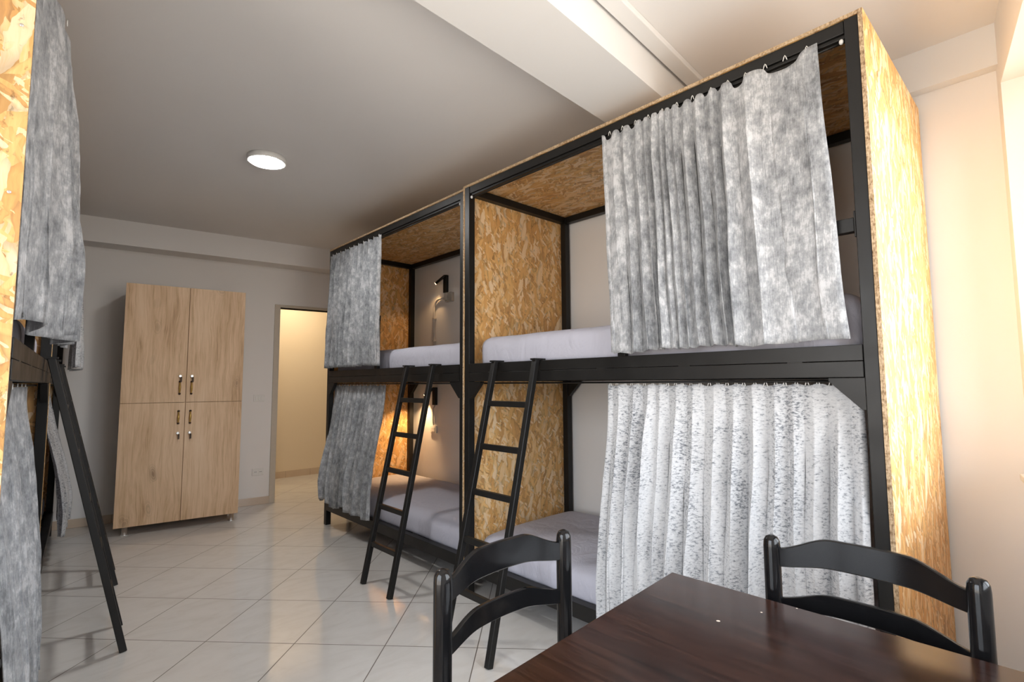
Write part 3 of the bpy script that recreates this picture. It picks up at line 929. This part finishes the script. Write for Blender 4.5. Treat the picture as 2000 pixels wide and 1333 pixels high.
# ------------------------------------------------------------------ reading lamps and cabling in the far right-hand bunk
def sconce(label, y, z, w):
    t = thing('reading_lamp', label, 'wall lamp', (XW, y, z), 0, 'black reading lamps on the wall of the bunk')
    m = MB(); m.box(-0.034, -0.0008, -0.022, 0.022, -0.085, 0.085); m.build('wall_box', M_STEEL, t, bevel=0.002)
    a = Vector((-0.034, 0.0, 0.075)); bq = Vector((-0.075, 0.085, 0.010))
    m = MB(); m.tube([Vector((-0.030, 0.0, 0.077)), a, a + (bq - a) * 0.15, bq], [0.012, 0.012, 0.013, 0.013], 16); hd = m.build('lamp_head', M_STEEL, t)
    dirn = (bq - a).normalized()
    m = MB(); m.tube([bq + dirn * 0.0005, bq + dirn * 0.003], 0.0105, 14); m.build('bulb', M_BULB, hd)
    l = bpy.data.lights.new('lamp_spot', 'SPOT'); l.energy = w; l.color = (1.0, 0.62, 0.30); l.spot_size = R(95); l.spot_blend = 0.7; l.shadow_soft_size = 0.01
    lo = bpy.data.objects.new('lamp_spot', l); COL.objects.link(lo); lo.parent = t; lo.location = bq + dirn * 0.01
    lo.rotation_euler = (Vector((-0.16, 0.34, -1.0))).to_track_quat('-Z', 'Y').to_euler()
sconce('black reading lamp on the wall of the upper bed, above a clear junction box', 3.56, 2.195, 3.0)
sconce('black reading lamp glowing warm over the lower bed, behind the ladder', 3.73, 1.12, 19)
t = thing('junction_box', 'square clear plastic junction box on the wall under the upper reading lamp', 'junction box', (XW, 3.50, 2.06))
m = MB(); m.box(-0.045, -0.0008, -0.055, 0.045, -0.045, 0.045); m.build('housing', M_CLEAR, t, bevel=0.006)
m = MB(); m.box(-0.052, -0.0455, 0.0, 0.042, -0.03, 0.04); m.build('lid', M_PVC, t, bevel=0.003)
t = thing('conduit_pipe', 'pale plastic cable conduit bending down the wall of the upper bed', 'conduit', (XW, 0, 0))
pts = [(-0.018, 3.565, 2.062)]
for k in range(9):
    a = k / 8 * math.pi / 2
    pts.append((-0.018, 3.66 + 0.09 * math.sin(a), 1.972 + 0.09 * math.cos(a)))
pts.append((-0.018, 3.75, 1.56))
m = MB(); m.tube(pts, 0.011, 12); m.build('pipe', M_PVC, t)
for z in (1.88, 1.66):
    m = MB(); m.box(-0.032, -0.0008, 3.733, 3.767, z - 0.008, z + 0.008); m.build('clip', M_PVC, t, bevel=0.002)
t = thing('wall_socket', 'white socket on the wall under the lower reading lamp', 'socket', (XW, 3.76, 0.80))
m = MB(); m.box(-0.012, -0.0008, -0.05, 0.05, -0.036, 0.036); m.build('cover_plate', M_WHITE, t, bevel=0.003)
m = MB(); m.box(-0.016, -0.0122, -0.030, 0.030, -0.022, 0.022); m.build('socket_face', M_WHITE, t, bevel=0.002)
t = thing('lamp_cable', 'thin pale cable hanging from the lower reading lamp to the socket', 'cable', (XW, 0, 0))
m = MB(); m.tube([(-0.010, 3.735, 1.034), (-0.02, 3.752, 1.0), (-0.02, 3.75, 0.96), (-0.012, 3.765, 0.91), (-0.010, 3.76, 0.838)], 0.006, 10); m.build('cord', M_PVC, t)

# thin dark upright glimpsed in the doorway
c = (0.535, 5.12, 0)
m = MB(); m.tube([(c[0], c[1], 0.0005), (c[0], c[1], 1.07), (c[0], c[1], 1.085)], [0.010, 0.010, 0.007], 12)
m.tube([(c[0], c[1], 0.0), (c[0], c[1], 0.012)], [0.05, 0.045], 20)
tag(m.build('upright_pole', M_STEEL), 'thin dark upright pole standing in the doorway just beyond the right-hand bunks', 'pole')

# ------------------------------------------------------------------ table
TZ = 0.75
q0 = Vector((-0.720, 0.256)); q1 = Vector((-0.716, -0.545)); q2 = Vector((-1.52, -0.585)); q3 = Vector((-1.515, 0.190))
t = thing('dining_table', 'square dark mahogany table with white chips in its top, in the foreground', 'table', (0, 0, 0))
m = MB(); m.prism([(p_.x, p_.y) for p_ in (q0, q1, q2, q3)], 'z', TZ - 0.026, TZ)
m.build('tabletop', M_TABLE, t, bevel=0.003)
cen = (q0 + q1 + q2 + q3) / 4
ins = [cen + (p_ - cen) * 0.86 for p_ in (q0, q1, q2, q3)]
for p_ in ins:
    m = MB(); m.box(p_.x - 0.03, p_.x + 0.03, p_.y - 0.03, p_.y + 0.03, 0.0, TZ - 0.0265); m.build('leg', M_LACQ, t, bevel=0.004)
for i in range(4):
    a, b_ = ins[i], ins[(i + 1) % 4]
    dd = (b_ - a).normalized() * 0.044
    m = MB(); m.bar((a.x + dd.x, a.y + dd.y, TZ - 0.075), (b_.x - dd.x, b_.y - dd.y, TZ - 0.075), 0.022, 0.090); m.build('apron', M_LACQ, t, bevel=0.002)

# ------------------------------------------------------------------ chairs
def chair(label, loc, rz, w):
    """local frame: backrest at y=0, seat towards -y; w = distance between the rear posts"""
    t = thing('ladderback_chair', label, 'chair', loc, rz, 'black ladderback chairs at the table')
    r = 0.0185
    for s in (-1, 1):
        x = s * w / 2
        m = MB()
        m.tube([(x * 0.96, 0.028, 0.0), (x, 0.0, 0.20), (x, 0.0, 0.855), (x, 0, 0.868), (x, 0, 0.8765), (x, 0, 0.880)],
               [r * 0.85, r, r, r * 0.93, r * 0.68, r * 0.25], 24)
        m.build('leg', M_LACQ, t)
        m = MB(); m.tube([(x, -0.335, 0.0), (x, -0.325, 0.44)], [r * 0.8, r * 1.05], 20); m.build('leg', M_LACQ, t)
    def slat(zend, zmid, hend, hmid, bow):
        m = MB(); bm = m.bm; n = 36; th = 0.011; rings = []
        for k in range(n + 1):
            u = k / n * 2 - 1
            x = u * (w / 2 - r * 0.45)
            y = bow * (1 - u * u) 
            cu = 0.5 + 0.5 * math.cos(math.pi * u)
            cu2 = smooth(min(1, (1 - abs(u)) / 0.62))
            zc = zend + (zmid - zend) * cu2; h = hend + (hmid - hend) * cu2
            tx = Vector((w / 2, -2 * bow * u, 0)).normalized(); nn = Vector((-tx.y, tx.x, 0))
            ring = []
            for (a, b_) in ((-0.5, -0.46), (-0.28, -0.5), (0.28, -0.5), (0.5, -0.46), (0.5, 0.46), (0.28, 0.5), (-0.28, 0.5), (-0.5, 0.46)):
                p = Vector((x, y, zc + b_ * h)) + nn * (a * th)
                ring.append(bm.verts.new(p))
            rings.append(ring)
        for i in range(n):
            for k in range(8):
                f = bm.faces.new((rings[i][k], rings[i][(k + 1) % 8], rings[i + 1][(k + 1) % 8], rings[i + 1][k])); f.smooth = True
        bm.faces.new(rings[0][::-1]); bm.faces.new(rings[-1])
        o = m.build('back_slat', M_LACQ, t)
        es = o.modifiers.new('split', 'EDGE_SPLIT'); es.split_angle = R(28)
    slat(0.832, 0.855, 0.042, 0.064, 0.034)
    slat(0.726, 0.744, 0.032, 0.044, 0.034)
    slat(0.560, 0.570, 0.030, 0.040, 0.034)
    m = MB(); m.prism([(-w / 2 - 0.012, -0.015), (-w / 2 - 0.012, -0.345), (w / 2 + 0.012, -0.345), (w / 2 + 0.012, -0.015)], 'z', 0.441, 0.468)
    m.build('seat', M_SEAT, t, bevel=0.010, seg=3)
    for s in (-1, 1):
        for z in (0.16, 0.30):
            m = MB(); m.tube([(s * w / 2, -0.003, z), (s * w / 2, -0.329, z)], 0.011, 10); m.build('stretcher', M_LACQ, t)
    m = MB(); m.tube([(-w / 2, -0.328, 0.22), (w / 2, -0.328, 0.22)], 0.011, 10); m.build('stretcher', M_LACQ, t)
    return t
a1 = math.atan2(0.393 - 0.376, -0.984 + 1.358)
chair('glossy black ladderback chair on the bunk-aisle side of the table, left one', ((-1.358 - 0.984) / 2, 0.385, 0), a1, 0.374)
chair('glossy black ladderback chair behind the table on the right, in front of the speckled curtain', (-0.672, -0.159, 0), R(-90) - 0.03, 0.366)
